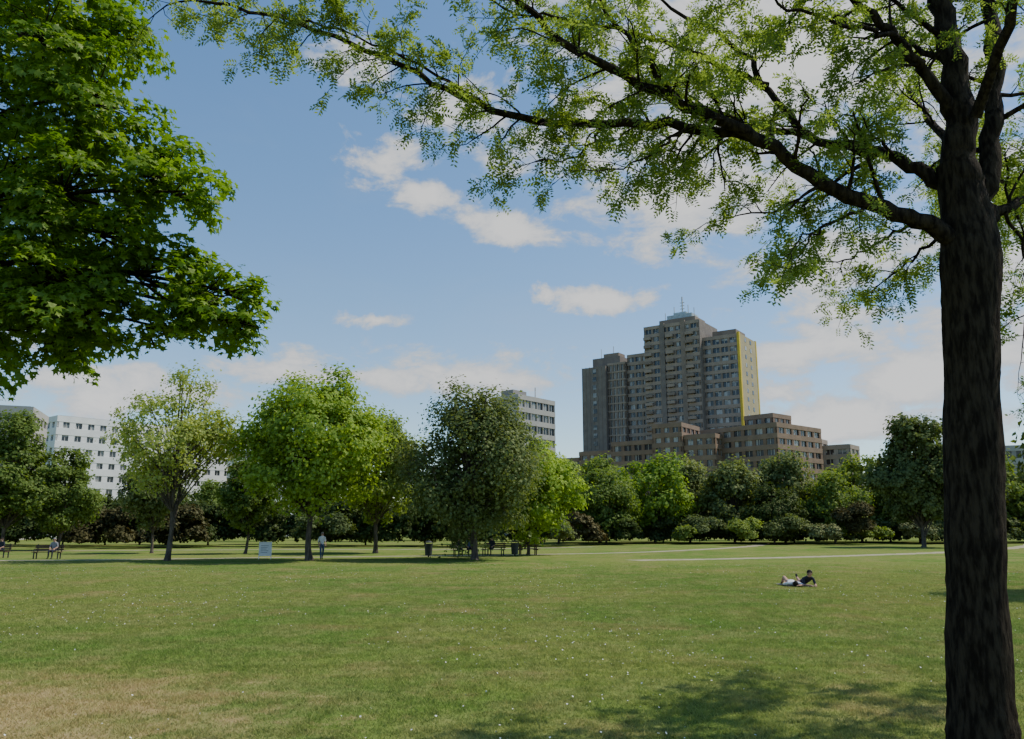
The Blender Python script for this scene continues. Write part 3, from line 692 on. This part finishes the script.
supine=dict(pelvis=(0,.62,.13),waist=(0,.46,.12),chest=(0,.24,.13),neck=(0,.08,.12),skull=(0,0,.12),crown=(0,-.10,.12),face=(0,-.1,1),
 shoL=(-.19,.20,.11),elbL=(-.30,.42,.06),wriL=(-.22,.62,.10),hanL=(-.17,.68,.15),shoR=(.19,.20,.11),elbR=(.30,.0,.06),wriR=(.12,-.14,.05),hanR=(.06,-.16,.05),
 hipL=(-.10,.68,.12),kneL=(-.12,1.0,.30),ankL=(-.12,1.28,.09),toeL=(-.12,1.42,.04),hipR=(.10,.68,.12),kneR=(.12,1.05,.12),ankR=(.13,1.45,.07),toeR=(.14,1.52,.14))
PALE=flat('shirt_white',(.72,.72,.72)); DK=flat('cloth_dark',(.03,.032,.045)); DENIM=flat('denim',(.06,.09,.16)); RED=flat('shirt_rust',(.20,.07,.05)); GR=flat('cloth_grey',(.25,.25,.27))
person('walking_person',(-12.3,53.0,0),.5,walk,PALE,DENIM,hair=HAIRG)
person('seated_person',(-30.2,54,0),.1,sit,GR,DK,hair=HAIRG)
person('seated_person',(-35.6,56.1,0),-.2,sit,DK,DENIM); person('seated_person',(-34.9,55.95,0),-.2,sit,DK,DK)
person('seated_person',(-3.8,58.9,0),.3,sit,DK,DK); person('seated_person',(-3.1,59.1,0),.3,sit,DENIM,DK); person('seated_person',(-1.5,60.5,0),-.4,sit,DK,DK)
person('sunbathing_person',(9.8,28.6,.01),-.05,supine,PALE,SKIN,scale=.93)
person('sunbathing_person',(10.35,28.6,.01),.12,prone,DK,SKIN,scale=.93)
DENIM2=flat('blanket',(.14,.13,.13))
e=empty('picnic_blanket',(10.0,29.2,0),.05); 
nx=14; VV=[];FF=[]
for i in range(nx):
    for j in range(nx): VV.append((-.5+1.0*i/(nx-1),-.7+1.4*j/(nx-1),.03+.012*math.sin(i*1.7)*math.cos(j*1.3)))
for i in range(nx-1):
    for j in range(nx-1): FF.append((i*nx+j,(i+1)*nx+j,(i+1)*nx+j+1,i*nx+j+1))
link(bpy.data.objects.new('cloth',mesh_np('cloth',VV,FF,[DENIM2],smooth=True)),e)

# ---------------------------------------------------------------- sky, clouds, sun
EL=math.radians(55); AZ=math.radians(13)   # AZ from +X towards +Y
S=Vector((math.cos(EL)*math.cos(AZ),math.cos(EL)*math.sin(AZ),math.sin(EL)))
w=bpy.data.worlds.new('World'); scene.world=w; w.use_nodes=True; nt=w.node_tree; nt.nodes.clear()
out=nd(nt,'ShaderNodeOutputWorld'); bg=nd(nt,'ShaderNodeBackground'); bg.inputs[1].default_value=.15
sky=nd(nt,'ShaderNodeTexSky',sky_type='NISHITA'); sky.sun_disc=False; sky.sun_elevation=EL; sky.sun_rotation=math.radians(90)-AZ
sky.air_density=1.0; sky.dust_density=.4; sky.ozone_density=1.8; sky.altitude=50
tc=nd(nt,'ShaderNodeTexCoord'); DIR=tc.outputs['Generated']
clouds=[(-.164,.493,.060,.026,1.15),(-.10,.55,.05,.030,1.),(-.002,.390,.068,.028,1.25),(-.057,.558,.07,.035,.9),(.120,.293,.070,.017,1.3),(.036,.293,.022,.010,1.1),
 (-.0725,.190,.13,.032,1.15),(-.284,.200,.07,.020,1.1),(-.19,.263,.045,.009,.85),(.40,.225,.10,.032,1.25),(.53,.19,.10,.045,1.3),(.44,.135,.14,.028,1.25),(.34,.17,.05,.016,1.),(.46,.345,.15,.05,1.05),(.25,.44,.17,.07,1.05),
 (-.23,.64,.06,.028,1.),(.38,.64,.30,.15,1.15),(.42,.27,.08,.014,.9),(.68,.24,.13,.08,1.2),(-.5,.17,.12,.03,1.),(-.109,.428,.035,.014,.7),(.12,.52,.12,.06,.95),(.85,.4,.3,.2,1),(-.9,.3,.2,.06,1)]
nz=nd(nt,'ShaderNodeTexNoise'); nz.inputs['Scale'].default_value=16; nz.inputs['Detail'].default_value=5; nz.inputs['Roughness'].default_value=.64; nt.links.new(DIR,nz.inputs['Vector'])
wv=nd(nt,'ShaderNodeVectorMath',operation='MULTIPLY_ADD'); nt.links.new(nz.outputs['Color'],wv.inputs[0]); wv.inputs[1].default_value=(.10,.10,.05); wv.inputs[2].default_value=(-.05,-.05,-.025)
wd=nd(nt,'ShaderNodeVectorMath',operation='ADD'); nt.links.new(DIR,wd.inputs[0]); nt.links.new(wv.outputs[0],wd.inputs[1])
acc=None
for (tx,tz,a_,b_,s_) in clouds:
    c=Vector((tx,1,tz)).normalized(); L=Vector((tx,1,tz)).length
    sc=Vector((L/a_*.9,.4/a_,L/b_*.9))
    m1=nd(nt,'ShaderNodeVectorMath',operation='MULTIPLY_ADD'); nt.links.new(wd.outputs[0],m1.inputs[0]); m1.inputs[1].default_value=sc; m1.inputs[2].default_value=(-c.x*sc.x,-c.y*sc.y,-c.z*sc.z)
    l1=nd(nt,'ShaderNodeVectorMath',operation='LENGTH'); nt.links.new(m1.outputs[0],l1.inputs[0])
    q=nd(nt,'ShaderNodeMath',operation='MULTIPLY_ADD'); nt.links.new(l1.outputs['Value'],q.inputs[0]); q.inputs[1].default_value=-s_; q.inputs[2].default_value=s_*1.15
    if acc is None: acc=q.outputs[0]
    else:
        mx=nd(nt,'ShaderNodeMath',operation='MAXIMUM'); nt.links.new(acc,mx.inputs[0]); nt.links.new(q.outputs[0],mx.inputs[1]); acc=mx.outputs[0]
mpn=nd(nt,'ShaderNodeMapping'); mpn.inputs['Scale'].default_value=(1,1,2.0); nt.links.new(DIR,mpn.inputs[0])
fb=noise(nt,mpn.outputs[0],12,7,.64,.3)
fm=nd(nt,'ShaderNodeMath',operation='MULTIPLY_ADD'); nt.links.new(fb,fm.inputs[0]); fm.inputs[1].default_value=4.0; fm.inputs[2].default_value=-2.0
sm=nd(nt,'ShaderNodeMath',operation='ADD'); nt.links.new(acc,sm.inputs[0]); nt.links.new(fm.outputs[0],sm.inputs[1])
cov=maprange(nt,sm.outputs[0],-.05,.75,0,.97)
hz=maprange(nt,noise(nt,mpn.outputs[0],3,5,.6,.5),.5,.8,0,.10)
mxh=nd(nt,'ShaderNodeMath',operation='MAXIMUM'); nt.links.new(cov,mxh.inputs[0]); nt.links.new(hz,mxh.inputs[1])
shade=maprange(nt,sm.outputs[0],.2,1.3)
cc=mixc(nt,shade,(4.7,5.0,5.4),(6.5,6.5,6.45))
hs=nd(nt,'ShaderNodeHueSaturation'); hs.inputs['Saturation'].default_value=1.2; hs.inputs['Value'].default_value=1.33; nt.links.new(sky.outputs[0],hs.inputs['Color'])
colr=mixc(nt,mxh.outputs[0],hs.outputs[0],cc)
nt.links.new(colr,bg.inputs[0]); nt.links.new(bg.outputs[0],out.inputs[0])
sl=bpy.data.lights.new('sun','SUN'); sl.energy=5.0; sl.angle=math.radians(.53); sl.color=(1,.95,.84)
so=bpy.data.objects.new('sun',sl); so.rotation_euler=S.to_track_quat('Z','Y').to_euler(); so.location=(40,0,60); link(so)

# ---------------------------------------------------------------- camera
cam=bpy.data.cameras.new('camera'); cam.lens=28.125; cam.sensor_width=36; cam.clip_end=6000; cam.clip_start=.05
co=bpy.data.objects.new('camera',cam); co.location=(0,0,2.0); co.rotation_euler=(math.radians(90+11.2),0,0); link(co); scene.camera=co
